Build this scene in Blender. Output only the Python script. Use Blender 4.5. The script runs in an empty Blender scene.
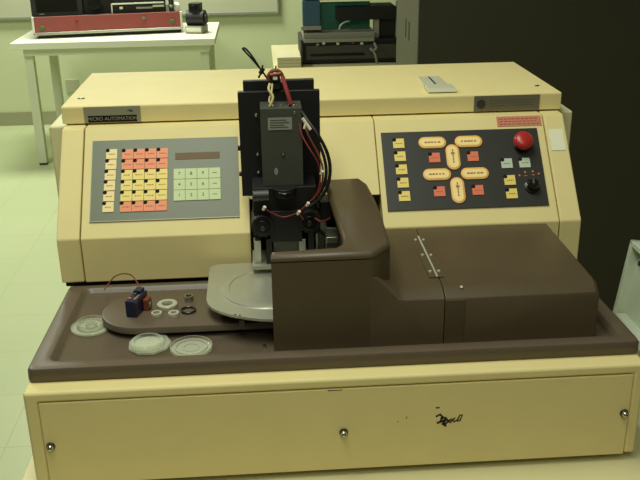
import bpy, math, random
from mathutils import Vector, Matrix
random.seed(7)
scene = bpy.context.scene
COL = scene.collection

# ------------------------------------------------------------------ materials
def lin(c):
    out = []
    for v in c:
        v /= 255.0
        out.append(v / 12.92 if v <= 0.04045 else ((v + 0.055) / 1.055) ** 2.4)
    return (*out, 1.0)

def mat(name, rgb, rough=0.5, metal=0.0, var=0.06, scale=30.0, bump=0.0, spec=0.5, trans=0.0, alpha=1.0, coat=0.0):
    m = bpy.data.materials.new(name)
    m.use_nodes = True
    nt = m.node_tree
    b = nt.nodes['Principled BSDF']
    base = lin(rgb)
    tc = nt.nodes.new('ShaderNodeTexCoord')
    nz = nt.nodes.new('ShaderNodeTexNoise')
    nz.inputs['Scale'].default_value = scale
    nz.inputs['Detail'].default_value = 4
    nt.links.new(tc.outputs['Object'], nz.inputs['Vector'])
    mx = nt.nodes.new('ShaderNodeMix')
    mx.data_type = 'RGBA'
    mx.inputs[6].default_value = tuple(max(0, v * (1 - var)) for v in base[:3]) + (1,)
    mx.inputs[7].default_value = tuple(min(1, v * (1 + var)) for v in base[:3]) + (1,)
    nt.links.new(nz.outputs['Fac'], mx.inputs[0])
    nt.links.new(mx.outputs[2], b.inputs['Base Color'])
    b.inputs['Roughness'].default_value = rough
    b.inputs['Metallic'].default_value = metal
    b.inputs['Specular IOR Level'].default_value = spec
    b.inputs['Transmission Weight'].default_value = trans
    b.inputs['Alpha'].default_value = alpha
    b.inputs['Coat Weight'].default_value = coat
    if bump:
        bp = nt.nodes.new('ShaderNodeBump')
        bp.inputs['Strength'].default_value = bump
        bp.inputs['Distance'].default_value = 0.002
        n2 = nt.nodes.new('ShaderNodeTexNoise')
        n2.inputs['Scale'].default_value = scale * 20
        nt.links.new(tc.outputs['Object'], n2.inputs['Vector'])
        nt.links.new(n2.outputs['Fac'], bp.inputs['Height'])
        nt.links.new(bp.outputs['Normal'], b.inputs['Normal'])
    return m

def floor_mat():
    m = mat('floor_tiles', (188, 198, 154), 0.35, var=0.05, scale=3.0)
    nt = m.node_tree
    b = nt.nodes['Principled BSDF']
    src = b.inputs['Base Color'].links[0].from_socket
    tc = nt.nodes.new('ShaderNodeTexCoord')
    br = nt.nodes.new('ShaderNodeTexBrick')
    br.offset = 0.0
    br.inputs['Scale'].default_value = 1.0
    br.inputs['Brick Width'].default_value = 0.305
    br.inputs['Row Height'].default_value = 0.305
    br.inputs['Mortar Size'].default_value = 0.0025
    br.inputs['Color1'].default_value = (1, 1, 1, 1)
    br.inputs['Color2'].default_value = (0.955, 0.96, 0.95, 1)
    br.inputs['Mortar'].default_value = (0.86, 0.86, 0.80, 1)
    nt.links.new(tc.outputs['Object'], br.inputs['Vector'])
    mx = nt.nodes.new('ShaderNodeMix')
    mx.data_type = 'RGBA'
    mx.blend_type = 'MULTIPLY'
    mx.inputs[0].default_value = 1.0
    nt.links.new(src, mx.inputs[6])
    nt.links.new(br.outputs['Color'], mx.inputs[7])
    nt.links.new(mx.outputs[2], b.inputs['Base Color'])
    return m

def clear_mat():
    m = bpy.data.materials.new('clear_plastic')
    m.use_nodes = True
    nt = m.node_tree
    b = nt.nodes['Principled BSDF']
    b.inputs['Base Color'].default_value = lin((226, 230, 208))
    b.inputs['Roughness'].default_value = 0.1
    tr = nt.nodes.new('ShaderNodeBsdfTransparent')
    tr.inputs['Color'].default_value = (0.93, 0.95, 0.9, 1)
    fr = nt.nodes.new('ShaderNodeLayerWeight')
    fr.inputs['Blend'].default_value = 0.35
    mr = nt.nodes.new('ShaderNodeMapRange')
    mr.inputs['To Min'].default_value = 0.05
    mr.inputs['To Max'].default_value = 0.7
    nt.links.new(fr.outputs['Facing'], mr.inputs['Value'])
    mx = nt.nodes.new('ShaderNodeMixShader')
    nt.links.new(mr.outputs['Result'], mx.inputs['Fac'])
    nt.links.new(tr.outputs[0], mx.inputs[1])
    nt.links.new(b.outputs[0], mx.inputs[2])
    nt.links.new(mx.outputs[0], nt.nodes['Material Output'].inputs['Surface'])
    return m

CREAM = mat('cream_enamel', (226, 212, 150), 0.6, var=0.05, scale=14, bump=0.03, spec=.3)
CREAMDK = mat('cream_enamel_side', (210, 206, 158), 0.5, var=0.05, scale=14)
BROWN = mat('brown_moulded_plastic', (82, 70, 49), 0.42, var=0.08, scale=25, bump=0.08)
TRAYBROWN = mat('grey_brown_tray_plastic', (96, 84, 68), 0.4, var=0.08, scale=25, bump=0.05)
BLACK = mat('black_anodised', (16, 16, 15), 0.5, var=0.15)
BLACKGLOSS = mat('black_gloss', (14, 14, 14), 0.25, var=0.1)
VOID = mat('interior_and_shade_black', (10, 9, 8), 0.9, var=0.1)  # near-black for the interior, holes and key dots; also paints shade into gaps
GREY = mat('grey_panel', (101, 109, 86), 0.45, var=0.05)
DKPANEL = mat('charcoal_panel', (44, 45, 40), 0.45, var=0.08)
DKGREY = mat('dark_grey_enamel', (68, 70, 60), 0.5, var=0.08)
METAL = mat('brushed_steel', (188, 190, 176), 0.32, 1.0, var=0.06, scale=60)
LATCHM = mat('latch_pale_metal', (206, 208, 178), 0.4, 0.15, var=0.04)
CHUCKM = mat('lapped_aluminium', (206, 208, 190), 0.38, 0.75, var=0.05, scale=50)
NICKEL = mat('nickel', (196, 196, 176), 0.4, 0.35, var=0.04)
CHROME = mat('chrome', (220, 220, 210), 0.15, 1.0, var=0.02)
DKMETAL = mat('dark_steel', (92, 92, 86), 0.35, 1.0, var=0.08)
PLATE = mat('nameplate_aluminium', (150, 150, 128), 0.45, 0.3, var=0.05)
PLATEDK = mat('aged_nameplate', (112, 108, 88), 0.5, 0.2, var=0.08)
K_RED = mat('key_salmon', (238, 140, 92), 0.5, var=0.05)
K_YEL = mat('key_yellow', (236, 214, 112), 0.5, var=0.05)
K_CRM = mat('key_cream', (240, 218, 150), 0.5, var=0.04)
K_GRN = mat('key_pale_green', (192, 208, 150), 0.5, var=0.04)
K_WHT = mat('key_pale_blue', (186, 204, 182), 0.5, var=0.04)
K_ORG = mat('jog_key_rim_orange', (240, 184, 96), 0.5, var=0.05)
K_ORGIN = mat('jog_key_face', (255, 228, 152), 0.5, var=0.05)
K_R2D = mat('label_print_red', (150, 76, 62), 0.6)
K_R2 = mat('key_red_orange', (228, 120, 84), 0.5, var=0.05)
PRINT = mat('print_brown', (160, 112, 66), 0.7, var=0.1)
PRINTK = mat('print_dark', (52, 50, 40), 0.7, var=0.1)
DISPLAY = mat('display_window_red', (124, 108, 88), 0.8, var=0.06, spec=.1)
RED = mat('red_button_plastic', (176, 44, 40), 0.3, var=0.05)
REDLAB = mat('red_label', (200, 128, 100), 0.6, var=0.1, scale=200)
WHITE = mat('white_sticker', (232, 234, 204), 0.6, var=0.03)
SILVERLAB = mat('silver_label', (150, 154, 140), 0.5, 0.2, var=0.05)
WIRERED = mat('red_wire', (132, 46, 44), 0.45, var=0.08)
WIREBEIGE = mat('beige_wire', (190, 176, 120), 0.5, var=0.08)
WIREBROWN = mat('brown_wire', (120, 62, 36), 0.5, var=0.08)
WIREWHITE = mat('white_connector', (222, 216, 190), 0.5, var=0.04)
BLUEBLK = mat('blue_black_plastic', (26, 34, 62), 0.25, var=0.1)
CLEAR = clear_mat()
TABLEW = mat('white_laminate', (226, 228, 204), 0.45, var=0.03, scale=8)
TABLELEG = mat('white_painted_steel', (206, 212, 182), 0.5, var=0.03)
BENCHTOP = mat('cream_laminate', (216, 210, 160), 0.45, var=0.04, scale=8)
WALL = mat('wall_paint', (198, 206, 164), 0.85, var=0.03, scale=4, bump=0.05)
SKIRT = mat('vinyl_baseboard', (150, 150, 116), 0.6, var=0.05)
FLOOR = floor_mat()
BOARD = mat('whiteboard_enamel', (188, 190, 162), 0.35, var=0.02, scale=4)
BOARDRIM = mat('whiteboard_rail', (142, 146, 128), 0.5, 0.2, var=0.05)
CABINET = mat('cabinet_dark_brown', (56, 54, 37), 0.55, var=0.12, scale=10)
CABSIDE = mat('cabinet_side_grey', (90, 88, 68), 0.55, var=0.06, scale=10)
TEAL = mat('teal_circuit_board', (52, 126, 106), 0.5, var=0.15, scale=40)
BLUEBOX = mat('blue_component', (58, 92, 112), 0.5, var=0.1)
PAPER = mat('cream_paper', (226, 218, 176), 0.8, var=0.04)
DEVRED = mat('red_front_enamel', (140, 66, 56), 0.5, var=0.12, scale=20)
GREENB = mat('green_button', (64, 120, 62), 0.4, var=0.1)
PALEGREEN = mat('pale_green_enamel', (204, 214, 194), 0.5, var=0.04)
OUTLET = mat('outlet_plate', (168, 172, 138), 0.6)
RUBBER = mat('black_rubber', (24, 22, 20), 0.8, var=0.1)
GREYPLASTIC = mat('grey_plastic', (150, 150, 132), 0.5, var=0.05)

# ------------------------------------------------------------------ mesh helpers
class MB:
    def __init__(s):
        s.v, s.f, s.m, s.mats = [], [], [], []
    def mi(s, m):
        if m not in s.mats: s.mats.append(m)
        return s.mats.index(m)
    def add(s, vs, fs, m, M=None):
        o = len(s.v)
        for p in vs:
            s.v.append(tuple(M @ Vector(p)) if M is not None else tuple(p))
        k = s.mi(m)
        for f in fs:
            s.f.append([i + o for i in f]); s.m.append(k)
    def box(s, x0, x1, y0, y1, z0, z1, m, M=None):
        vs = [(x, y, z) for z in (z0, z1) for y in (y0, y1) for x in (x0, x1)]
        s.add(vs, [(0,2,3,1),(4,5,7,6),(0,1,5,4),(2,6,7,3),(0,4,6,2),(1,3,7,5)], m, M)
    def loft(s, rings, m, M=None, cap0=True, cap1=True, closed=False):
        n = len(rings[0]); vs = [p for r in rings for p in r]; fs = []
        for k in range(len(rings) - 1 + (1 if closed else 0)):
            a = k * n; b = ((k + 1) % len(rings)) * n
            for i in range(n):
                j = (i + 1) % n
                fs.append((a + i, a + j, b + j, b + i))
        if not closed:
            if cap0: fs.append(tuple(range(n - 1, -1, -1)))
            if cap1: fs.append(tuple((len(rings) - 1) * n + i for i in range(n)))
        s.add(vs, fs, m, M)
    def prism(s, poly, axis, a, b, m, M=None):
        def P(p, t):
            return {'x': (t, p[0], p[1]), 'y': (p[0], t, p[1]), 'z': (p[0], p[1], t)}[axis]
        s.loft([[P(p, a) for p in poly], [P(p, b) for p in poly]], m, M)
    def cyl(s, p0, p1, r0, m, r1=None, seg=20, M=None):
        r1 = r0 if r1 is None else r1
        p0, p1 = Vector(p0), Vector(p1); d = (p1 - p0).normalized()
        a = d.orthogonal().normalized(); b = d.cross(a)
        R = lambda p, r: [tuple(p + (a * math.cos(t) + b * math.sin(t)) * r) for t in [2 * math.pi * i / seg for i in range(seg)]]
        s.loft([R(p0, r0), R(p1, r1)], m, M)
    def tube(s, pts, r, m, seg=8, M=None, res=6, smooth=True):
        pts = [Vector(p) for p in pts]
        if smooth and len(pts) > 2:
            q = []; P = [pts[0] * 2 - pts[1]] + pts + [pts[-1] * 2 - pts[-2]]
            for i in range(1, len(P) - 2):
                for k in range(res):
                    t = k / res; p0, p1, p2, p3 = P[i-1:i+3]
                    q.append(0.5 * ((2*p1) + (p2-p0)*t + (2*p0-5*p1+4*p2-p3)*t*t + (3*p1-p0-3*p2+p3)*t**3))
            q.append(pts[-1]); pts = q
        rings = []; a = None
        for i, p in enumerate(pts):
            d = (pts[min(i+1, len(pts)-1)] - pts[max(i-1, 0)]).normalized()
            a = d.orthogonal().normalized() if a is None else (a - d * a.dot(d)).normalized()
            b = d.cross(a)
            rings.append([tuple(p + (a * math.cos(2*math.pi*k/seg) + b * math.sin(2*math.pi*k/seg)) * r) for k in range(seg)])
        s.loft(rings, m, M)
    def lathe(s, prof, m, M=None, seg=36, c=(0, 0, 0), closed=False):
        rings = [[(c[0] + r * math.cos(2*math.pi*k/seg), c[1] + r * math.sin(2*math.pi*k/seg), c[2] + z) for k in range(seg)] for r, z in prof]
        s.loft(rings, m, M, closed=closed)
    def text(s, body, size, m, M, ex=0.0002):
        cu = bpy.data.curves.new('lettering', 'FONT'); cu.body = body; cu.size = size; cu.extrude = ex
        cu.align_x = 'CENTER'; cu.align_y = 'CENTER'
        ob = bpy.data.objects.new('lettering', cu); COL.objects.link(ob)
        bpy.context.view_layer.update()
        me = bpy.data.meshes.new_from_object(ob.evaluated_get(bpy.context.evaluated_depsgraph_get()))
        s.add([tuple(v.co) for v in me.vertices], [tuple(p.vertices) for p in me.polygons], m, M)
        bpy.data.objects.remove(ob); bpy.data.meshes.remove(me); bpy.data.curves.remove(cu)
    def build(s, name, parent=None, bevel=0, seg=2, loc=None, rot=None, ang=35):
        me = bpy.data.meshes.new(name); me.from_pydata(s.v, [], s.f)
        for m in s.mats: me.materials.append(m)
        me.polygons.foreach_set('material_index', s.m)
        me.polygons.foreach_set('use_smooth', [True] * len(me.polygons))
        me.update()
        me.set_sharp_from_angle(angle=math.radians(ang))
        o = bpy.data.objects.new(name, me); COL.objects.link(o)
        if parent is not None: o.parent = parent
        if loc is not None: o.location = loc
        if rot is not None: o.rotation_euler = rot
        if bevel:
            b = o.modifiers.new('bevel', 'BEVEL'); b.width = bevel; b.segments = seg
            b.limit_method = 'ANGLE'; b.angle_limit = math.radians(40)
            b.harden_normals = True
        return o

def rrect(x0, x1, y0, y1, r, z, n=6):
    pts = []
    for cx, cy, a0 in ((x1-r, y0+r, -90), (x1-r, y1-r, 0), (x0+r, y1-r, 90), (x0+r, y0+r, 180)):
        for k in range(n + 1):
            a = math.radians(a0 + 90 * k / n)
            pts.append((cx + r * math.cos(a), cy + r * math.sin(a), z))
    return pts

def tag(o, label, cat, group=None):
    o['label'] = label; o['category'] = cat
    if group: o['group'] = group
    return o
def thing(name, label, cat, loc=(0, 0, 0), rotz=0, group=None):
    o = bpy.data.objects.new(name, None); COL.objects.link(o)
    o.empty_display_size = 0.05
    o.location = loc; o.rotation_euler = (0, 0, rotz)
    return tag(o, label, cat, group)
def struct(o):
    o['kind'] = 'structure'; return o

FZ = -0.91      # floor level; z = 0 is the machine's worktop
# ------------------------------------------------------------------ setting
b = MB(); b.box(-4, 4, -3.0, 5.35, FZ - 0.05, FZ, FLOOR); struct(b.build('floor'))
b = MB(); b.box(-4, 4, 5.35, 5.45, FZ, 1.85, WALL); struct(b.build('wall_back'))
b = MB(); b.box(-4, 4, 5.335, 5.35, FZ, FZ + 0.1, SKIRT); struct(b.build('baseboard_back', bevel=0.003))

# ------------------------------------------------------------------ table under the machine
t = thing('work_table', 'cream topped work table carrying the cream and brown dicing saw', 'table', (0, 0.25, FZ))
def L(o_loc):  # local offset so that part meshes can be written in room coordinates
    return (-o_loc[0], -o_loc[1], -o_loc[2])
tl = L((0, 0.25, FZ))
b = MB(); b.box(-0.476, 0.486, -0.18, 0.86, -0.195, -0.165, BENCHTOP); b.build('tabletop', t, 0.004, loc=tl)
b = MB(); b.box(-0.45, 0.46, -0.14, 0.82, -0.26, -0.195, CREAMDK); b.build('apron', t, loc=tl)
for x in (-0.44, 0.40):
    for y in (-0.13, 0.76):
        b = MB(); b.box(x, x + 0.05, y, y + 0.05, FZ, -0.26, TABLELEG); b.build('leg', t, 0.003, loc=tl)

# ------------------------------------------------------------------ the dicing saw
SAW = (0, 0.4, -0.165)
saw = thing('dicing_saw', 'large cream and brown wafer dicing saw with two button panels on a cream table', 'machine', SAW)
sl = L(SAW)
# base
b = MB()
xl, xr = -0.4435, 0.4415
b.prism([(xl, -.153), (-.4242, -.153), (-.4242, -.0160), (.4242, -.0160), (.4242, -.153), (xr, -.153), (xr, -.0002), (xl, -.0002)], 'y', 0, .80, CREAM)
b.box(-.4241, .4241, .0106, .79, -.153, -.0161, CREAMDK)
base = b.build('base_cabinet', saw, 0.005, 4, loc=sl)
b = MB(); b.box(-0.41, 0.41, 0.03, 0.78, -0.165, -0.147, VOID); b.build('plinth', saw, loc=sl)  # recessed foot coloured black to give the shadow below the front panel
# access panel
b = MB()
b.box(-0.423, 0.423, -0.0005, 0.0102, -0.1525, -0.0172, CREAM)
def blob(cx, cz, pts):
    b.add([(cx + x, -0.0008, cz + z) for x, z in pts], [tuple(range(len(pts)))], PRINTK)
def stroke(pl, w):
    for (x0, z0), (x1, z1) in zip(pl, pl[1:]):
        d = Vector((x1 - x0, z1 - z0)); d.normalize(); n = Vector((-d.y, d.x)) * w; e = d * w * 0.6
        b.add([(x0 - e.x + n.x, -0.0008, z0 - e.y + n.y), (x0 - e.x - n.x, -0.0008, z0 - e.y - n.y), (x1 + e.x - n.x * .7, -0.0008, z1 + e.y - n.y * .7), (x1 + e.x + n.x * .7, -0.0008, z1 + e.y + n.y * .7)], [(0, 1, 2, 3)], PRINTK)
stroke([(0.1365, -0.0555), (0.1405, -0.0555)], 0.0014)
stroke([(0.137, -0.070), (0.142, -0.067), (0.146, -0.071), (0.143, -0.078)], 0.0016)
stroke([(0.139, -0.081), (0.144, -0.079), (0.150, -0.077), (0.147, -0.083), (0.151, -0.087)], 0.0021)
stroke([(0.144, -0.074), (0.150, -0.073), (0.155, -0.079)], 0.0018)
stroke([(0.150, -0.084), (0.155, -0.079), (0.160, -0.076)], 0.0019)
stroke([(0.157, -0.082), (0.162, -0.078), (0.164, -0.074)], 0.0013)
stroke([(0.163, -0.081), (0.168, -0.078), (0.171, -0.071)], 0.0013)
stroke([(0.168, -0.080), (0.172, -0.079), (0.175, -0.070), (0.171, -0.070)], 0.0011)
stroke([(0.093, -0.071), (0.094, -0.068)], 0.0007)
stroke([(0.0805, -0.0755), (0.0815, -0.0755)], 0.0007)
stroke([(-0.02, -0.0178), (0.0, -0.0178)], 0.0009)
panel = b.build('access_panel', saw, loc=sl)
for x, z in ((-0.415, -0.087), (0.002, -0.089), (0.4165, -0.081)):
    b = MB()
    b.cyl((0, -0.0005, 0), (0, -0.004, 0), 0.0066, DKMETAL, 0.0058, 20)
    Mx = Matrix.Rotation(math.radians(90), 4, 'X')
    b.lathe([(0.0046, 0.004), (0.0042, 0.0062), (0.0028, 0.0078), (0.0008, 0.0084)], CHROME, Mx, 18)
    b.box(-0.0034, 0.0034, -0.0088, -0.0080, -0.0005, 0.0005, PRINTK)
    b.build('screw', panel, loc=(x, 0, z))
# tray
b = MB()
tx0, tx1, ty0, ty1 = -0.4425, 0.4425, 0.0275, 0.3325
rings = [rrect(tx0 + .002, tx1 - .002, ty0 + .002, ty1, .009, 0.0002), rrect(tx0, tx1, ty0, ty1, .010, 0.003),
         rrect(tx0 + .0005, tx1 - .0005, ty0 + .0005, ty1, .010, 0.0180), rrect(tx0 + .0022, tx1 - .0022, ty0 + .0018, ty1, .010, 0.0212),
         rrect(tx0 + .006, tx1 - .006, ty0 + .006, ty1 - .002, .013, 0.022),
         rrect(tx0 + .025, tx1 - .021, ty0 + .022, ty1 - .012, .016, 0.022), rrect(tx0 + .027, tx1 - .023, ty0 + .024, ty1 - .0135, .015, 0.0205),
         rrect(tx0 + .031, tx1 - .027, ty0 + .028, ty1 - .016, .014, 0.0065), rrect(tx0 + .034, tx1 - .030, ty0 + .031, ty1 - .018, .013, 0.004)]
def tray_z(y, z): return z - max(0, min(1, (z - .004) / .018)) * .0105 * (y - ty0) / (ty1 - ty0)   # the rim falls towards the back
b.loft([[(x, y, tray_z(y, z)) for x, y, z in r] for r in rings], TRAYBROWN, cap0=False)
b.build('tray', saw, loc=sl, ang=50)
# stage (round-ended platform) and chuck plate
b = MB()
def pill(x1, cx, cy, r, z, inset=0):
    r -= inset
    return [(cx - r * math.sin(a), cy + r * math.cos(a), z) for a in [math.pi * i / 24 for i in range(25)]] + [(x1, cy - r, z), (x1, cy + r, z)]
b.loft([pill(0.0, -0.300, 0.202, .064, z, i) for z, i in ((.0042, .02), (.0115, .018), (.0115, .003), (.013, .0), (.0215, 0), (.0232, .001), (.024, .0035))], TRAYBROWN)
b.build('stage', saw, loc=sl, ang=40)
b = MB()
out = [(-.197, .302), (-.1965, .178), (-.193, .160), (-.185, .144), (-.172, .131), (-.155, .119), (-.135, .109), (-.112, .101), (-.085, .0965), (-.04, .096), (-.005, .105), (-.005, .316), (-.18, .316), (-.192, .312)]
b.prism(out, 'z', .0445, .0485, CHUCKM)
b.prism([(x * .93 - .007, .205 + (y - .205) * .9) for x, y in out], 'z', .038, .0446, DKMETAL)
b.cyl((-.10, .205, .0242), (-.10, .205, .039), .058, DKMETAL, seg=32)
b.box(-.145, -.137, .118, .126, .0242, .039, DKMETAL)
b.lathe([(.077, .0484), (.076, .0500), (.068, .0515), (.064, .0515), (.063, .0505), (.02, .0505)], CHUCKM, c=(-.098, .213, 0), seg=56)
for dx in (-.150, -.143):
    b.cyl((dx, .119 + (dx + .15) * -.4, .0484), (dx, .119 + (dx + .15) * -.4, .0489), .0016, VOID, seg=10)
b.build('chuck_plate', saw, loc=sl, ang=30)

# console: slope frame
SY, SZ, EY, EZ = .3339, .0969, .6710, .7415
def slope(v, h=0.0):
    return (SY + EY * v - EZ * h, SZ + EZ * v + EY * h)
VT = .2105
prof = [(SY + .03, 0.0), (SY + .03, .0165), (SY, .0165), (SY, SZ), slope(VT), (slope(VT)[0] + .006, slope(VT)[1] + .0005), (.80, slope(VT)[1] + .0005), (.80, 0.0)]
b = MB()
b.prism(prof, 'x', -.4138, -.126, CREAM)
b.prism(prof, 'x', .1045, .4148, CREAM)
p2 = [slope(.062, 0), slope(VT, 0), (slope(VT)[0] + .006, slope(VT)[1] + .0005), (.80, slope(VT)[1] + .0005), (.80, slope(.064)[1])]
b.prism(p2, 'x', -.1262, .1032, CREAM)
b.box(-.1262, .1047, .47, .48, 0, .17, VOID)
b.box(-.1262, .1047, .3345, .47, 0, .004, VOID)
for x0, x1 in ((-.4538, -.1265), (.105, .4538)): b.box(x0, x1, SY + .022, SY + .0295, .0002, .0164, VOID)  # black strips paint the shade in the undercut between console and tray
con = b.build('console', saw, .002, 2, loc=sl)
for x0, x1 in ((-.4548, -.4158), (.4168, .4548)):
    b = MB(); b.prism([(y + .0008, z) if i in (2, 3) else (y, z) for i, (y, z) in enumerate(prof)], 'x', x0, x1, CREAM)
    b.build('end_cheek', saw, .003, 3, loc=sl)
# housing behind
b = MB(); b.box(-.492, .495, .535, .81, -.1645, .244, CREAMDK); b.build('rear_housing', saw, .004, 2, loc=sl)
# lid
b = MB()
b.prism([(.500, .2565), (.500, .286), (.502, .288), (.822, .288), (.822, .2565)], 'x', -.4575, .4575, CREAM)
lid = b.build('lid', saw, .002, 2, loc=sl)
lidf = lambda x, z, h=0: Matrix.Translation((x, .500 - h, z)) @ Matrix.Rotation(math.radians(90), 4, 'X')
b = MB()
b.box(-.418, -.317, .4985, .4999, .2575, .2865, PLATE)
b.box(-.411, -.324, .4980, .4986, .2585, .2705, BLACKGLOSS)
b.text('MICRO AUTOMATION', .0088, PLATE, lidf(-.3675, .2646, .0021))
b.box(-.340, -.331, .4981, .4986, .2785, .2800, PRINTK)
b.box(-.336, -.330, .4981, .4986, .2765, .2780, PRINTK)
b.build('nameplate', lid, bevel=.0003, seg=1)
b = MB()
b.box(.293, .416, .4985, .4999, .2575, .286, PLATEDK)
b.cyl((.306, .4986, .271), (.306, .4975, .271), .0082, PRINTK, seg=24)
for z, x1 in ((.2765, .405), (.2715, .398), (.2665, .402)):
    x = .322
    while x < x1:
        w = random.uniform(.002, .006); b.box(x, x + w, .4982, .4986, z, z + .0012, DKGREY); x += w + .0018
np2 = b.build('nameplate', lid, bevel=.0003, seg=1); np2['label'] = 'tarnished grey nameplate with a dark round emblem'
# latch on the lid
b = MB()
Ml = Matrix.Translation((0, 0, 0))
b.loft([[(.218, .678, .2882), (.262, .678, .2882), (.264, .560, .2882), (.216, .560, .2882)],
        [(.218, .678, .2900), (.262, .678, .2900), (.264, .560, .2900), (.216, .560, .2900)]], LATCHM)
b.loft([[(.212, .575, .290), (.264, .575, .290), (.265, .522, .290), (.211, .522, .290)],
        [(.213, .567, .2965), (.263, .567, .2965), (.264, .530, .2965), (.212, .530, .2965)]], LATCHM)
b.cyl((.212, .57, .2925), (.264, .57, .2925), .0028, METAL, seg=12)
b.box(.237, .241, .585, .668, .2898, .2912, DKMETAL)
b.build('latch', lid, .0008, 2)
for x, y in ((-.4335, .566), (.428, .562)):
    b = MB()
    if x < 0:
        b.cyl((-.004, 0, 0), (-.004, 0, .0012), .0025, PRINTK, seg=12); b.cyl((.0045, 0, 0), (.0045, 0, .0012), .0025, PRINTK, seg=12)
        b.cyl((0, 0, 0), (0, 0, .0022), .0028, CHROME, .002, seg=14)
    else:
        b.cyl((0, 0, 0), (0, 0, .0012), .003, PRINTK, seg=12); b.cyl((.004, 0.002, 0), (.004, 0.002, .0015), .0022, DKMETAL, seg=12)
    b.build('screw', lid, loc=(x, y, .288))

# ---- panels on the slope: local frame x right, y up the slope, z out
SROT = (math.atan2(EZ, EY), 0, 0)
def slope_part(mb, name, parent, x, v, h, **k):
    y, z = slope(v, h)
    return mb.build(name, parent, loc=(x + (0 if parent is not saw else sl[0]), y + (sl[1] if parent is saw else 0), z + (sl[2] if parent is saw else 0)), rot=SROT, **k)
# keypad panel, origin at its lower left corner
b = MB(); b.box(0.0008, .2570, 0, .1550, .0002, .0025, GREY)
b.box(.0008, .2570, .0, .0012, .0022, .0027, PLATE); b.box(0.0008, .0020, 0, .1550, .0022, .0027, PLATE)
kp = slope_part(b, 'keypad_panel', saw, -.4005, .0295, 0)
def sub(mb, name, parent, x, y, z=.0025, **k):
    return mb.build(name, parent, loc=(x, y, z), **k)
def key_mesh(w, h, m, dot=True, notch=.3, prints=1, pm=PRINT):
    b = MB(); n = notch
    poly = [(0, 0), (w, 0), (w, h), (w * n, h), (w * n * .85, h * (1 - n * .8)), (0, h * (1 - n))] if dot else [(0, 0), (w, 0), (w, h), (0, h)]
    b.prism(poly, 'z', 0, .0016, m)
    if dot: b.cyl((w * n * .45, h * (1 - n * .42), 0), (w * n * .45, h * (1 - n * .42), .0021), min(w, h) * .19, VOID, seg=10)
    for i in range(prints):
        zz = h * (.42 - .2 * i)
        x = w * .22
        while x < w * .8:
            q = random.uniform(.08, .18) * w; b.box(x, min(x + q, w * .84), zz, zz + h * .1, .0015, .0018, pm); x += q + w * .06
    return b
# coordinates below are inside the keypad panel
ox, ov = -.4005, .0295
rows = 6
for r in range(rows):
    v = .1478 - r * .0202
    x = -.3742 - r * .0007
    sub(key_mesh(.0188, .0186, K_CRM), 'key', kp, x - ox, v - ov)
rowc = [K_RED, K_RED, K_YEL, K_YEL, K_YEL, K_RED]
for r in range(rows):
    for c in range(4):
        v = .1466 - r * .0201
        x = -.3465 + c * .0202 - r * .0003
        sub(key_mesh(.0192, .0188, rowc[r]), 'key', kp, x - ox, v - ov)
chars = [['7', '8', '9', None], ['4', '5', '6', None], ['1', '2', '3', None]]
for r in range(3):
    for c in range(4):
        b = key_mesh(.0196, .0196, K_GRN, False, prints=0)
        if chars[r][c]: b.text(chars[r][c], .0085, PRINTK, Matrix.Translation((.0098, .0098, .0017)))
        else: b.box(.006, .0135, .0094, .0104, .0015, .0018, PRINTK)
        sub(b, 'key', kp, -.2565 + c * .0205 - ox, .1045 - r * .0205 - ov)
b = MB(); b.box(0, .078, 0, .013, 0, .0006, DISPLAY); sub(b, 'display_window', kp, -.254 - ox, .1425 - ov)
# control panel
b = MB(); b.box(0, .286, 0, .1525, .0002, .0030, DKPANEL)
cp = slope_part(b, 'control_panel', saw, .114, .030, 0)
px, pv = .114, .030
for i in range(5):
    sub(key_mesh(.0200, .0186, K_YEL if i != 1 else K_YEL), 'key', cp, .134 - px + .0003 * i, .1503 - i * .0258 - pv, .003)
for i, (x, v) in enumerate(((.335, .115), (.3675, .115))):
    sub(key_mesh(.0200, .0186, K_WHT), 'key', cp, x - .010 - px, v - .0112 - pv, .003)
for x, v in ((.336, .082), (.336, .056)):
    sub(key_mesh(.0200, .0186, K_YEL), 'key', cp, x - .010 - px, v - .0112 - pv, .003)
for x, v in ((.206, .131), (.2755, .131), (.208, .065), (.2765, .065)):
    sub(key_mesh(.0200, .0186, K_R2), 'key', cp, x - .010 - px, v - .0112 - pv, .003)
def pill2(w, h, z, inset):
    w -= 2 * inset; h -= 2 * inset; r = min(w, h) / 2
    return rrect(-w / 2, w / 2, -h / 2, h / 2, r * .999, z, 8)
for x, v, vert in ((.205, .161, 0), (.271, .161, 0), (.2395, .131, 1), (.207, .098, 0), (.275, .0975, 0), (.241, .066, 1)):
    w, h = (.050, .0225) if not vert else (.0245, .050)
    b = MB()
    b.loft([pill2(w, h, 0, 0), pill2(w, h, .002, 0), pill2(w, h, .0026, .001)], K_ORG)
    b.loft([pill2(w, h, .0025, .0032), pill2(w, h, .0030, .0036)], K_ORGIN)
    for k in range(5):
        if vert:
            yy = -.012 + k * .0055; b.box(-.0012 - (k == 3) * .002, .0012 + (k == 3) * .002, yy, yy + .0045, .0029, .0032, PRINT)
        else:
            xx = -.0145 + k * .006; b.box(xx, xx + random.uniform(.003, .0055), -.0014, .0014, .0029, .0032, PRINT)
    sub(b, 'jog_button', cp, x - px, v - .0022 - pv, .003)
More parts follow.
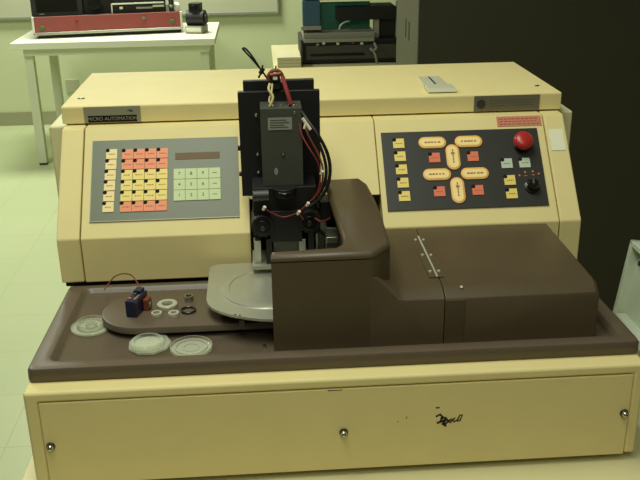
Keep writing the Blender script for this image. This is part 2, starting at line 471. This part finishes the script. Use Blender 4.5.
# emergency stop
b = MB()
b.lathe([(.0145, 0), (.0145, .003), (.010, .004), (.0095, .012)], BLACK)
b.lathe([(.0112, .010), (.0160, .012), (.0177, .016), (.0167, .021), (.012, .0245), (.004, .026), (.0005, .0262)], RED)
e = sub(b, 'emergency_stop_button', cp, .3660 - px, .1490 - pv, .003, ang=50)
b = MB()
b.lathe([(.0135, 0), (.0135, .0035), (.0105, .005), (.0098, .014), (.0085, .0155), (.0005, .0155)], BLACKGLOSS)
b.box(-.0012, .0012, 0, .0095, .0152, .0162, CHROME)
b.box(-.0125, -.0110, -.004, .004, .0034, .0044, CHROME)
sub(b, 'selector_knob', cp, .3740 - px, .0660 - pv, .003, ang=40)
b = MB()
for k, (x, v) in enumerate(((.355, .089), (.366, .095), (.380, .096), (.390, .091))):
    b.cyl((x - px, v - pv, .0029), (x - px, v - pv, .0034), .0018, K_R2, seg=10)
    if k in (1, 2): b.box(x - px - .003, x - px + .003, v - pv - .0075, v - pv - .006, .0029, .0033, PRINT)
b.build('knob_marking', cp)
# stickers
b = MB(); b.box(0, .082, 0, .0205, .0002, .0010, REDLAB)
for r in range(3):
    x = .004
    while x < .074:
        w = random.uniform(.003, .008); b.box(x, x + w, .0036 + r * .0054, .0052 + r * .0054, .0009, .0012, K_R2D); x += w + .002
slope_part(b, 'warning_label', saw, .329, .1885, 0)
b = MB(); b.box(0, .0265, 0, .043, .0002, .0010, WHITE); slope_part(b, 'sticker', saw, .4215, .137, 0)

# ------------------------------------------------------------------ spindle cover (brown)
def zt(y): return .1585 + (y - .076) * .175
foot = [(-.0935, .0765), (.049, .0765), (.055, .0785), (.079, .100), (.0815, .106), (.0805, .17), (.077, .23), (.070, .285), (.061, .312), (.050, .330), (.038, .340), (.026, .345), (.010, .345), (.003, .336), (.001, .31), (.007, .2), (.013, .130), (.0125, .113), (.008, .103), (.000, .0965), (-.0935, .0915)]
def zt2(y): return zt(y) if y < .29 else zt(.29) + (y - .29) * .175 - ((y - .29) / .055) ** 2 * .024
b = MB()
wall = foot[:8] + [(.058, .285), (.063, .20), (.063, .112), (.042, .0925), (.01, .0915), (-.0935, .0915)]
def inset(poly, d):
    out = []
    for k in range(len(poly)):
        p0, p1, p2 = (Vector(poly[(k + q) % len(poly)]) for q in (-1, 0, 1))
        e1, e2 = (p1 - p0).normalized(), (p2 - p1).normalized()
        n1, n2 = Vector((-e1.y, e1.x)), Vector((-e2.y, e2.x))
        m = (n1 + n2); m = m / max(.35, m.dot(n1)) if m.length > .01 else n1
        out.append(tuple(p1 + m * d))
    return out
b.loft([[(x, y, .0042) for x, y in wall], [(x, y, zt2(y) - .009) for x, y in wall]], BROWN)
b.loft([[(x, y, zt2(fy) - dz) for (x, y), (fx, fy) in zip(inset(foot, d), foot)] for d, dz in ((0, .0105), (0, .0072), (.001, .0040), (.003, .0013), (.0058, .0))], BROWN)
cov = b.build('spindle_cover', saw, loc=sl, ang=48)
def cov_profile(x0, left, y, drop, dx):
    if left: return [(x0, y, .0042), (.1597, y, .0042), (.1597, y, .092 - drop), (.100, y, .0925 - drop), (.090, y, .095 - drop), (.058, y, .123 - drop * .4), (.045, y, .125 - drop * .4), (x0, y, .125 - drop * .4)]
    return [(x0, y, .0042), (.3965 - dx, y, .0042), (.3955 - dx, y, .085 - drop), (.390 - dx, y, .0915 - drop), (.30, y, .0925 - drop), (x0, y, .092 - drop)]
b = MB()
b.loft([cov_profile(.02, True, .0766, .0135, 0), cov_profile(.02, True, .0786, .0105, 0), cov_profile(.02, True, .1005, .001, 0), cov_profile(.02, True, .106, 0, 0), cov_profile(.02, True, .332, -.003, 0)], BROWN)
b.build('spindle_cover_skirt', saw, .0012, 2, loc=sl)
b = MB()
b.loft([cov_profile(.1604, False, .0765, .0135, .005), cov_profile(.1604, False, .0785, .0105, .003), cov_profile(.1604, False, .0995, .001, .0005), cov_profile(.1604, False, .106, 0, 0), cov_profile(.1604, False, .332, -.003, 0)], BROWN)
b.box(.1604, .1905, .0755, .078, .0044, .0785, BROWN)
hc = b.build('hinged_cover', saw, .0012, 2, loc=sl)
b = MB(); b.cyl((.187, .0945, .0885), (.187, .0925, .0915), .0022, NICKEL, seg=14); b.build('screw', hc)
b = MB()
b.box(.1450, .1670, .126, .290, .0925, .0943, BROWN)
b.cyl((.1570, .124, .0950), (.1570, .290, .0960), .0016, NICKEL, seg=10)
for x, y in ((.1505, .278), (.1635, .277), (.1500, .212), (.1635, .210), (.1500, .146), (.1635, .146)):
    b.cyl((x, y, .0938), (x, y, .0962), .0029, NICKEL, .0022, seg=12)
hg = b.build('hinge', hc, .0004, 1)

# ------------------------------------------------------------------ head: black plate, motor box, wires
b = MB(); b.box(-.1365, -.0035, .335, .346, .163, .3405, BLACK)
b.box(-.1275, -.0115, .350, .362, .200, .355, BLACK)
b.box(-.12, -.02, .345, .351, .15, .33, BLACK)
b.box(-.1405, -.135, .336, .345, .242, .250, BLACK)
b.box(-.1405, -.135, .336, .345, .198, .204, BLACK)
for x, z in ((-.108, .302), (-.108, .236), (-.108, .205), (-.03, .302)):
    b.cyl((x, .3352, z), (x, .330, z), .0026, METAL, seg=12)
head = b.build('head_plate', saw, .0012, 2, loc=sl)
b = MB(); b.box(-.101, -.0355, .281, .334, .1975, .324, DKGREY)
for x in (-.09, -.078, -.066, -.056): b.cyl((x, .300, .3238), (x, .300, .327), .0028, METAL, seg=10)
b.cyl((-.047, .290, .3238), (-.047, .290, .3285), .0032, CHROME, seg=12)
b.cyl((-.047, .2812, .317), (-.047, .2795, .317), .0024, CHROME, seg=12)
b.cyl((-.067, .2812, .250), (-.067, .2780, .250), .0020, CHROME, seg=10)
b.cyl((-.067, .2812, .250), (-.067, .2802, .250), .0042, BLACK, seg=4)
b.loft([[(-.079 + .0032 * math.cos(a), .2812, .2215 + .006 * math.sin(a)) for a in [i * math.pi / 8 for i in range(16)]],
        [(-.079 + .0032 * math.cos(a), .2806, .2215 + .006 * math.sin(a)) for a in [i * math.pi / 8 for i in range(16)]]], SILVERLAB)
mot = b.build('motor_box', head, .0012, 2)
b = MB(); b.box(-.0895, -.0515, .2800, .2812, .2900, .3095, SILVERLAB)
for z, w in ((.3050, .026), (.3010, .030), (.2970, .022), (.2935, .028)): b.box(-.086, -.086 + w, .2797, .2801, z, z + .0014, DKGREY)
b.build('data_label', mot)
# lower mechanism
b = MB()
b.box(-.118, -.016, .272, .335, .150, .197, BLACK)
b.box(-.092, -.040, .262, .335, .106, .160, BLACK)
b.cyl((-.118, .262, .188), (-.092, .262, .188), .0095, DKPANEL, seg=20)
b.cyl((-.067, .270, .1985), (-.067, .270, .1845), .019, BLACK, seg=24)
b.cyl((-.067, .2520, .1965), (-.067, .2520, .1948), .010, DKMETAL, seg=18)
for x, z in ((-.104, .136), (-.028, .141)):
    b.cyl((x, .322, z), (x, .258, z), .0185, BLACK, seg=24)
    b.cyl((x, .258, z), (x, .252, z), .012, BLACKGLOSS, seg=20)
    b.cyl((x, .2525, z), (x, .2500, z), .0042, DKMETAL, seg=12)
b.box(-.120, -.008, .300, .345, .104, .150, BLACK)
b.box(-.008, .012, .300, .340, .128, .160, BLACK)
mech = b.build('spindle_mount', head, .0015, 2)
b = MB()
for x in (-.114, -.040): b.box(x - .006, x + .006, .272, .290, .0656, .106, METAL)
b.box(-.100, -.090, .268, .290, .066, .110, BLACK); b.box(-.03, -.02, .268, .290, .066, .12, BLACK)
b.box(-.088, -.046, .290, .296, .066, .105, DKMETAL)
b.build('guide_post', head, .001, 2)
b = MB(); b.box(-.1235, .004, .262, .333, .0580, .0655, GREYPLASTIC); b.box(-.12, .0, .318, .333, .004, .058, CREAMDK)
b.build('sill', saw, .001, 2, loc=sl)
b = MB()
b.prism([(-.016, .062), (.0035, .062), (.0035, .118), (-.004, .134), (-.016, .136)], 'y', .306, .312, METAL)
b.prism([(-.012, .07), (.000, .07), (.000, .10), (-.012, .11)], 'y', .298, .306, DKMETAL)
b.build('bracket', head, .001, 2)
b = MB()
b.prism([(-.002, .072), (.018, .072), (.023, .078), (.024, .105), (.016, .132), (-.002, .134)], 'y', .246, .252, DKGREY)
b.box(-.003, .016, .235, .2465, .112, .122, METAL)
b.build('bracket', head, .001, 2)
# wiring
WY = .255
def w(pts, r, m, y=WY):
    b = MB(); b.tube([(x, (y if len(q) == 2 else q[1]), q[-1]) for q in pts for x in (q[0],)], r, m); return b
b = w([(-.040, .279, .300), (-.037, .270, .284), (-.025, .263), (-.013, .241), (-.010, .213), (-.017, .188), (-.033, .172), (-.046, .160), (-.069, .1525), (-.088, .160), (-.101, .169)], .0011, WIRERED); b.build('red_wire', head)
b = w([(-.046, .160), (-.040, .150), (-.035, .143)], .0012, WIRERED); b.tube([(-.02, .252, .150), (-.008, .250, .144), (.006, .27, .142)], .0013, WIRERED); b.build('red_wire', head)
b = w([(-.036, .285, .318), (-.028, .268, .308), (-.012, .286), (.002, .256), (.006, .226), (-.001, .196), (-.018, .176), (-.034, .166)], .0028, BLACK)
b.tube([(-.036, .29, .312), (-.024, .27, .294), (-.007, .262, .262), (.0005, .262, .226), (-.006, .262, .196), (-.02, .262, .18)], .0026, RUBBER)
b.tube([(-.034, .285, .305), (-.026, .266, .282), (-.012, .260, .254), (-.005, .258, .226), (-.010, .258, .196), (-.022, .258, .178)], .0016, WIREBROWN)
b.build('cable_bundle', head)
b = MB()
for x, y, z in ((-.101, .253, .170), (-.046, .251, .161), (-.031, .253, .174), (-.0075, .253, .226)):
    b = MB(); b.cyl((x - .001, y, z - .003), (x + .0015, y - .003, z + .003), .0026, WIREWHITE, seg=10); b.build('connector', head)
b = MB()
b.cyl((-.036, .255, .314), (-.024, .252, .296), .0026, WIREWHITE, seg=10)
b.cyl((-.031, .253, .307), (-.034, .252, .298), .0018, WIREWHITE, seg=10)
b.build('connector', head)
b = MB(); b.tube([(-.063, .318, .366), (-.060, .306, .355), (-.056, .296, .342), (-.052, .290, .328)], .0036, WIRERED); b.build('red_tube', head)
b = MB(); b.tube([(-.084, .316, .356), (-.086, .304, .350), (-.080, .296, .340), (-.083, .292, .330), (-.086, .292, .325)], .0022, WIREBEIGE)
b.tube([(-.080, .316, .356), (-.082, .306, .344), (-.086, .298, .333), (-.080, .292, .325)], .0016, WIREBEIGE); b.build('beige_wire', head)
b = MB()
ring = [(-.0745 + .0115 * math.cos(a), .330, .3625 + .0125 * math.sin(a)) for a in [math.radians(-20 + i * 20) for i in range(12)]]
b.tube(ring, .003, WIREBROWN, res=2)
b.box(-.083, -.067, .327, .333, .355, .370, BLACK)
b.cyl((-.083, .3265, .368), (-.066, .3265, .370), .003, WIRERED, seg=10)
b.box(-.0785, -.0715, .3235, .3275, .361, .3655, WIREWHITE)
b.box(-.066, -.061, .326, .334, .356, .362, WIREWHITE)
b.tube([(-.074, .33, .374), (-.073, .33, .382)], .0013, METAL, smooth=False)
b.box(-.080, -.068, .327, .346, .345, .357, BLACK)
b.build('cable_clamp', head)
b = MB()
b.tube([(-.081, .330, .352), (-.096, .330, .375), (-.110, .330, .393), (-.122, .330, .407), (-.1245, .330, .4105), (-.1205, .330, .4105), (-.112, .3285, .401), (-.101, .328, .383), (-.097, .328, .374), (-.1015, .328, .364)], .0016, BLACK, res=5)
b.cyl((-.099, .327, .371), (-.093, .327, .379), .0034, BLACK, seg=10)
b.tube([(-.096, .327, .375), (-.094, .327, .384)], .0014, BLACK, smooth=False)
b.build('cable_tie', head)

# ------------------------------------------------------------------ loose things lying in the tray
TF = .0042; ST = .0242
def blade_case(name, label, x, y, z, r, h, tilt=(0, 0, 0), kind=0):
    t = thing(name, label, 'dish', (x, y, z), 0, 'clear plastic dishes in the tray')
    t.rotation_euler = tilt
    b = MB()
    b.lathe([(r * .93, 0), (r, .0015), (r, .004), (r * .95, .0048), (r * .93, .003), (r * .72, .0026), (r * .70, h * .6), (r * .66, h), (r * .62, h), (r * .60, .003), (r * .3, .0022), (r * .29, h * .75), (r * .24, h * .75), (r * .22, .0018), (.0004, .0016)] if kind == 0 else
            [(r * .95, 0), (r, .001), (r, h), (r * .96, h), (r * .95, .002), (r * .78, .0018), (r * .76, h * .8), (r * .72, h * .8), (r * .71, .0018), (r * .4, .0018), (r * .39, h * .5), (r * .36, h * .5), (r * .35, .0015), (.0004, .0012)], CLEAR, seg=48)
    b.build('dish_body', t, ang=30)
    return t
blade_case('clear_dish', 'clear round plastic dish at the far left of the brown tray', -.3800, .1845, TF, .0315, .012)
d = thing('clear_dish', 'larger clear plastic case of two discs lying against the edge of the brown stage', 'dish', (-.2820, .1155, .0046), 0.1, 'clear plastic dishes in the tray')
b = MB(); r = .0330
b.lathe([(r * .92, 0), (r, .002), (r * .98, .0045), (r * .8, .005), (r * .78, .003), (r * .1, .002)], CLEAR, seg=9, c=(.001, 0, 0)); b.build('case_base', d, ang=20)
b = MB()
b.lathe([(r * .72, .0052), (r * .78, .0070), (r * .76, .0105), (r * .70, .0120), (r * .62, .0115), (r * .56, .008), (r * .2, .008), (.0004, .0085)], CLEAR, seg=40, c=(-.002, -.0035, 0)); b.build('case_lid', d, ang=30)
blade_case('clear_dish', 'shallow clear plastic dish nearest the front rim of the brown tray', -.2175, .1005, TF, .0315, .006, kind=1)

def ring(label, x, y, ro, ri, h, m, z=ST):
    b = MB(); b.lathe([(ro, 0.0), (ro, h * .8), (ro * .95, h), (ri * 1.06, h), (ri, h * .85), (ri, 0)], m, seg=32, closed=True)
    o = b.build('metal_ring', loc=(x, y, z), ang=30); return tag(o, label, 'ring', 'metal rings on the stage')
ring('dark thin metal ring nearest the silver chuck plate', -.2268, .1885, .0125, .0098, .0035, DKMETAL)
ring('tall narrow dark-holed metal nut behind the dark ring', -.2285, .228, .0078, .0045, .0085, METAL)
ring('widest of the bright metal rings beside the dark blue block', -.2615, .2085, .0165, .0085, .006, NICKEL)
ring('small bright metal ring lowest left in front of the widest ring', -.2755, .179, .0088, .005, .0050, NICKEL)
ring('small bright metal ring between the widest ring and the dark ring', -.2485, .1755, .0088, .0048, .0055, NICKEL)
# dark blue block
ang = math.atan2(.215 - .171, -.2925 + .306)
t = thing('terminal_block', 'small dark blue block with bright terminals and a brown wire, standing on the brown stage', 'electrical part', (-.306, .172, ST), 0)
A = Matrix.Rotation(ang - math.pi / 2, 4, 'Z')
b = MB(); b.box(-.0175, 0, 0, .046, 0, .027, BLUEBLK, A); b.box(-.0165, -.004, .030, .046, .0265, .032, BLUEBLK, A)
b.build('body', t, .0012, 2)
b = MB(); b.box(-.0055, -.0025, .006, .032, .0268, .0285, CHROME, A); b.cyl((-.013, .010, .0265), (-.013, .010, .029), .002, K_R2, seg=10, M=A); b.box(-.0125, -.009, .024, .0275, .0268, .0295, METAL, A)
b.build('terminal', t)
b = MB(); b.box(.0005, .0085, .026, .042, 0, .019, WIREBROWN, A); b.box(.0085, .0105, .028, .034, .004, .014, METAL, A); b.build('coil', t, .001, 2)
b = MB(); b.tube([(.006, .036, .031), (.002, .060, .022), (-.012, .100, .020), (-.022, .118, .022), (-.036, .124, .0225), (-.050, .124, .018), (-.061, .120, .007), (-.068, .112, -.0008)], .0011, WIREBROWN); b.build('wire_lead', t)
# little screw lying in the tray beside the spindle cover
b = MB(); b.cyl((0, 0, 0), (0, 0, .003), .0035, METAL, .0028, seg=14); b.cyl((0, 0, .003), (0, 0, .0042), .0022, DKMETAL, seg=12)
tag(b.build('screw_stud', loc=(-.108, .094, TF)), 'tiny metal stud on the tray floor beside the brown spindle cover', 'screw')

# ------------------------------------------------------------------ white table at the back left
TB = (-.96, 4.6, FZ)
t = thing('side_table', 'white laminate table with square legs against the back wall', 'table', TB)
o = L(TB)
b = MB(); b.box(-1.565, -.365, 4.22, 4.95, -.190, -.150, TABLEW); b.build('tabletop', t, .004, loc=o)
b = MB(); b.box(-1.50, -.405, 4.25, 4.93, -.232, -.190, TABLELEG); b.build('apron', t, loc=o)
for x in (-1.505, -.460):
    for y in (4.27, 4.885):
        b = MB(); b.box(x, x + .052, y, y + .052, FZ + .012, -.190, TABLELEG)
        lg = b.build('leg', t, .003, loc=o)
        b = MB(); b.box(x + .004, x + .048, y + .004, y + .048, FZ, FZ + .0125, RUBBER); b.build('leg_cap', lg)
# red-fronted device
RD = (-1.455, 4.36, -.1498)
t = thing('bench_instrument', 'long red-fronted bench instrument with black housing on the white table', 'instrument', RD, math.atan2(.13, .89))
b = MB(); b.box(.03, .88, .025, .42, 0, .026, BLACK); b.build('base', t, .003)
b = MB(); b.box(.0, .893, .02, .44, .026, .125, DKGREY); b.build('body', t, .003)
b = MB(); b.prism([(.0, .036), (.012, .036), (.030, .126), (.018, .126)], 'x', .012, .881, DEVRED)
fp = b.build('front_panel', t, .002)
for x, z, m, r in ((.055, .062, GREENB, .014), (.83, .070, GREENB, .014), (.26, .100, RED, .009), (.66, .098, METAL, .012)):
    b = MB(); y0 = .0 + (z - .036) * .2; b.cyl((x, y0 + .002, z), (x, y0 - .008, z), r, m, r * .85, seg=16); b.build('button', fp)
b = MB(); b.box(0, .012, -.006, .03, .030, .128, TABLEW); b.box(.881, .893, -.006, .03, .030, .128, TABLEW); b.box(0, .893, -.008, .022, .022, .037, METAL); b.build('chrome_trim', t, .002)
b = MB(); b.box(.0, .30, .06, .40, .125, .30, DKPANEL); b.box(.03, .27, .055, .061, .150, .28, BLACKGLOSS); b.box(.045, .075, .052, .056, .135, .141, PLATE); b.build('monitor_housing', t, .006)
b = MB(); b.box(.30, .48, .08, .40, .125, .26, BLACK); b.cyl((.37, .08, .19), (.37, .04, .19), .035, BLACKGLOSS, seg=20); b.build('drive_unit', t, .004)
b = MB(); b.box(.48, .80, .05, .40, .125, .22, BLACK); b.box(.47, .79, .045, .052, .178, .187, TABLEW); b.box(.47, .478, .045, .052, .128, .187, TABLEW); b.box(.62, .72, .045, .051, .148, .160, GREYPLASTIC); b.box(.72, .79, .045, .051, .156, .168, K_GRN); b.box(.52, .54, .045, .051, .15, .165, TABLEW); b.build('circuit_module', t, .002)
b = MB(); b.cyl((.835, .06, .125), (.835, .06, .20), .016, DKMETAL, seg=16); b.cyl((.835, .06, .15), (.835, .06, .165), .020, METAL, seg=16); b.box(.86, .885, .05, .20, .125, .165, TABLEW); b.build('post', t, .002)
# small black device on its own
SB = (-.490, 4.46, -.1498)
t = thing('bench_device', 'small black device on a pale base at the right end of the white table', 'desk device', SB, -.25)
b = MB(); b.box(-.055, .050, -.04, .09, 0, .045, GREYPLASTIC); b.box(-.05, .046, -.043, -.039, .014, .038, TABLEW); b.build('base', t, .006)
b = MB(); b.cyl((-.055, .02, .090), (.058, .02, .090), .048, BLACK, seg=24); b.box(-.035, .035, -.015, .05, .12, .180, BLACK); b.cyl((0, -.03, .15), (0, .0, .15), .022, BLACKGLOSS, seg=18)
b.cyl((.056, .02, .085), (.068, .02, .085), .03, DKPANEL, seg=20); b.build('body', t, .003)
# whiteboard
b = MB(); b.box(-2.4, .040, 5.325, 5.349, -.135, .95, BOARD)
t = thing('whiteboard', 'pale whiteboard with a grey lower rail hung on the back wall', 'whiteboard', (-1.18, 5.34, -.15)); o = L((-1.18, 5.34, -.15))
b.build('writing_surface', t, loc=o)
b = MB(); b.box(-2.4, .044, 5.315, 5.349, -.152, -.133, BOARDRIM); b.box(.034, .046, 5.318, 5.349, -.15, .95, BOARDRIM); b.build('frame', t, .002, loc=o)
# wall plate under the table
b = MB(); b.box(-1.515, -1.42, 5.340, 5.349, -.68, -.585, OUTLET); tag(b.build('wall_outlet', bevel=.003), 'small grey outlet plate on the wall under the white table', 'outlet')

# ------------------------------------------------------------------ bench with instruments behind the saw
BN = (.60, 3.5, FZ)
t = thing('instrument_bench', 'cream bench behind the dicing saw carrying the dark instruments', 'table', BN); o = L(BN)
b = MB(); b.box(-.035, 1.5, 3.19, 3.95, -.19, -.155, BENCHTOP); b.build('benchtop', t, .003, loc=o)
for x in (.02, 1.42):
    for y in (3.24, 3.87):
        b = MB(); b.box(x, x + .045, y, y + .045, FZ, -.19, TABLELEG); b.build('leg', t, loc=o)
IN = (.35, 3.3, -.155)
t = thing('test_instrument', 'flat black test instrument with a pale top edge on the rear bench', 'instrument', IN); o = L(IN)
b = MB(); b.box(.104, .640, 3.30, 3.62, -.148, -.036, BLACK); b.build('case', t, .004, loc=o)
b = MB(); b.box(.118, .470, 3.292, 3.302, -.046, -.030, GREYPLASTIC); b.box(.102, .112, 3.29, 3.30, -.15, -.03, DKGREY); b.build('front_bezel', t, .002, loc=o)
b = MB(); b.box(.13, .60, 3.294, 3.301, -.130, -.062, DKGREY); b.box(.15, .42, 3.291, 3.295, -.112, -.100, BLACKGLOSS)
for x, z, m in ((.21, -.055, WIREWHITE), (.28, -.058, WIREWHITE), (.355, -.055, WIRERED), (.18, -.06, PLATE), (.40, -.06, WIREWHITE)): b.box(x, x + .014, 3.289, 3.295, z, z + .010, m)
b.build('front_panel', t, .001, loc=o)
b = MB(); b.tube([(.47, 3.292, -.055), (.475, 3.26, -.075), (.455, 3.25, -.085), (.445, 3.25, -.072), (.465, 3.25, -.095), (.475, 3.255, -.125), (.48, 3.27, -.148)], .006, GREYPLASTIC); b.build('lead', t, loc=o)
for x in (.125, .60):
    b = MB(); b.box(x, x + .03, 3.31, 3.34, -.155, -.147, RUBBER); b.build('foot', t, loc=o)
CG = (.35, 3.34, -.036)
t = thing('circuit_chassis', 'open chassis with teal circuit board stacked on the black test instrument', 'electronics', CG); o = L(CG)
b = MB(); b.box(.118, .475, 3.315, 3.60, -.0355, -.004, GREYPLASTIC); b.build('chassis', t, .003, loc=o)
b = MB(); b.box(.122, .46, 3.40, 3.42, .000, .135, TEAL); b.box(.12, .47, 3.37, 3.58, -.004, .004, GREYPLASTIC); b.build('circuit_board', t, .002, loc=o)
b = MB(); b.box(.118, .205, 3.335, 3.39, .028, .150, BLUEBOX); b.box(.108, .21, 3.33, 3.40, .010, .030, GREYPLASTIC); b.build('component', t, .003, loc=o)
b = MB(); b.box(.285, .58, 3.33, 3.50, .055, .118, BLACK); b.build('drive', t, .003, loc=o)
b = MB(); b.tube([(.30, 3.35, .008), (.305, 3.345, .028), (.325, 3.34, .044), (.35, 3.34, .05)], .004, WIREWHITE); b.build('cable', t, loc=o)
b = MB(); b.box(.475, .50, 3.34, 3.40, -.0355, .055, GREYPLASTIC); b.box(.50, .60, 3.38, 3.55, -.0355, .055, DKPANEL); b.box(.585, .60, 3.345, 3.37, -.0355, .14, GREYPLASTIC)
b.build('bracket', t, .002, loc=o)
b = MB(); b.box(.12, .60, 3.36, 3.55, .150, .26, DKPANEL); b.box(.14, .158, 3.352, 3.361, .158, .17, WIREWHITE); b.build('upper_unit', t, .004, loc=o)
# paper stack
b = MB()
for k in range(11):
    b.box(-.018 + .001 * (k % 3), .098 + .001 * (k % 2), 3.195 + .0015 * (k % 3), 3.42, -.1548 + k * .0052, -.1548 + k * .0052 + .0047, PAPER)
tag(b.build('paper_stack', rot=(0, 0, 0)), 'ridged cream stack of paper left of the black test instrument', 'paper')

# ------------------------------------------------------------------ dark cabinet and pale panel on the right
CB = (1.15, 2.10, FZ)
t = thing('equipment_cabinet', 'tall dark brown equipment cabinet with a grey side, behind the saw on the right', 'cabinet', CB); o = L(CB)
b = MB(); b.box(.4300, 1.95, 1.865, 2.33, FZ, 1.05, CABSIDE)
b.build('carcass', t, .004, loc=o)
b = MB(); b.box(.4290, 1.95, 1.85, 1.8645, FZ + .02, 1.05, CABINET); b.build('front_door', t, .003, loc=o)
for y in (2.03, 2.10):
    b = MB(); b.box(.4290, .4303, y, y + .016, .150, .215, VOID); b.build('vent_slot', t, loc=o)
PP = (.516, .50, FZ)
t = thing('cover_panel', 'pale green metal cover panel leaning beside the right side of the saw', 'panel', PP)
Mp = Matrix.Rotation(math.radians(6.8), 4, 'Y')
b = MB(); b.box(.020, .030, -.50, 0, 0, .905, PALEGREEN, Mp); b.build('sheet', t, .002)
b = MB(); b.box(0, .030, -.012, 0, 0, .905, PALEGREEN, Mp); b.box(.0, .03, -.50, -.0, .893, .905, PALEGREEN, Mp); b.build('flange', t, .002)
b = MB(); b.box(-.004, .02, -.50, -.02, .735, .752, PALEGREEN, Mp); b.build('shelf_lip', t, .001)
b = MB(); b.cyl((.0205, -.035, .868), (.012, -.035, .868), .005, PRINTK, seg=12, M=Mp); b.build('screw', t)

# ------------------------------------------------------------------ light
def area(name, loc, size, power, color=(.97, 1, .84), rot=(0, 0, 0), sy=None):
    l = bpy.data.lights.new(name, 'AREA'); l.energy = power; l.color = color
    l.shape = 'RECTANGLE'; l.size = size; l.size_y = sy or size
    o = bpy.data.objects.new(name, l); o.location = loc; o.rotation_euler = rot; COL.objects.link(o); return o
area('ceiling_light', (-.35, -.10, 1.80), .6, 24, sy=1.2)
area('ceiling_light', (.0, -1.5, 1.80), .6, 13, sy=1.2)
area('ceiling_light', (-2.1, 2.4, 1.80), .6, 50, sy=1.2)
area('ceiling_light', (-1.0, 4.6, 1.80), 1.2, 74, sy=.6)
w_ = bpy.data.worlds.new('room_ambient'); scene.world = w_; w_.use_nodes = True
w_.node_tree.nodes['Background'].inputs[0].default_value = (1.0, .90, .64, 1)
w_.node_tree.nodes['Background'].inputs[1].default_value = .085

# ------------------------------------------------------------------ camera
p, y_, r_ = [math.radians(a) for a in (-21.6326, 3.6842, -.8664)]
F = Vector((math.sin(y_) * math.cos(p), math.cos(y_) * math.cos(p), math.sin(p)))
R = Vector((math.cos(y_), -math.sin(y_), 0)); U = R.cross(F)
R2 = R * math.cos(r_) + U * math.sin(r_); U2 = U * math.cos(r_) - R * math.sin(r_)
M = Matrix((R2, U2, -F)).transposed().to_4x4(); M.translation = (-.0966, -1.0642, .6344)
cd = bpy.data.cameras.new('camera'); cd.sensor_width = 36; cd.lens = 870.0 / 640 * 36; cd.clip_start = .05
co = bpy.data.objects.new('camera', cd); COL.objects.link(co); co.matrix_world = M
scene.camera = co
vs = scene.view_settings
vs.view_transform = 'Standard'; vs.look = 'None'; vs.gamma = 1; vs.use_curve_mapping = False; vs.exposure = 0.04
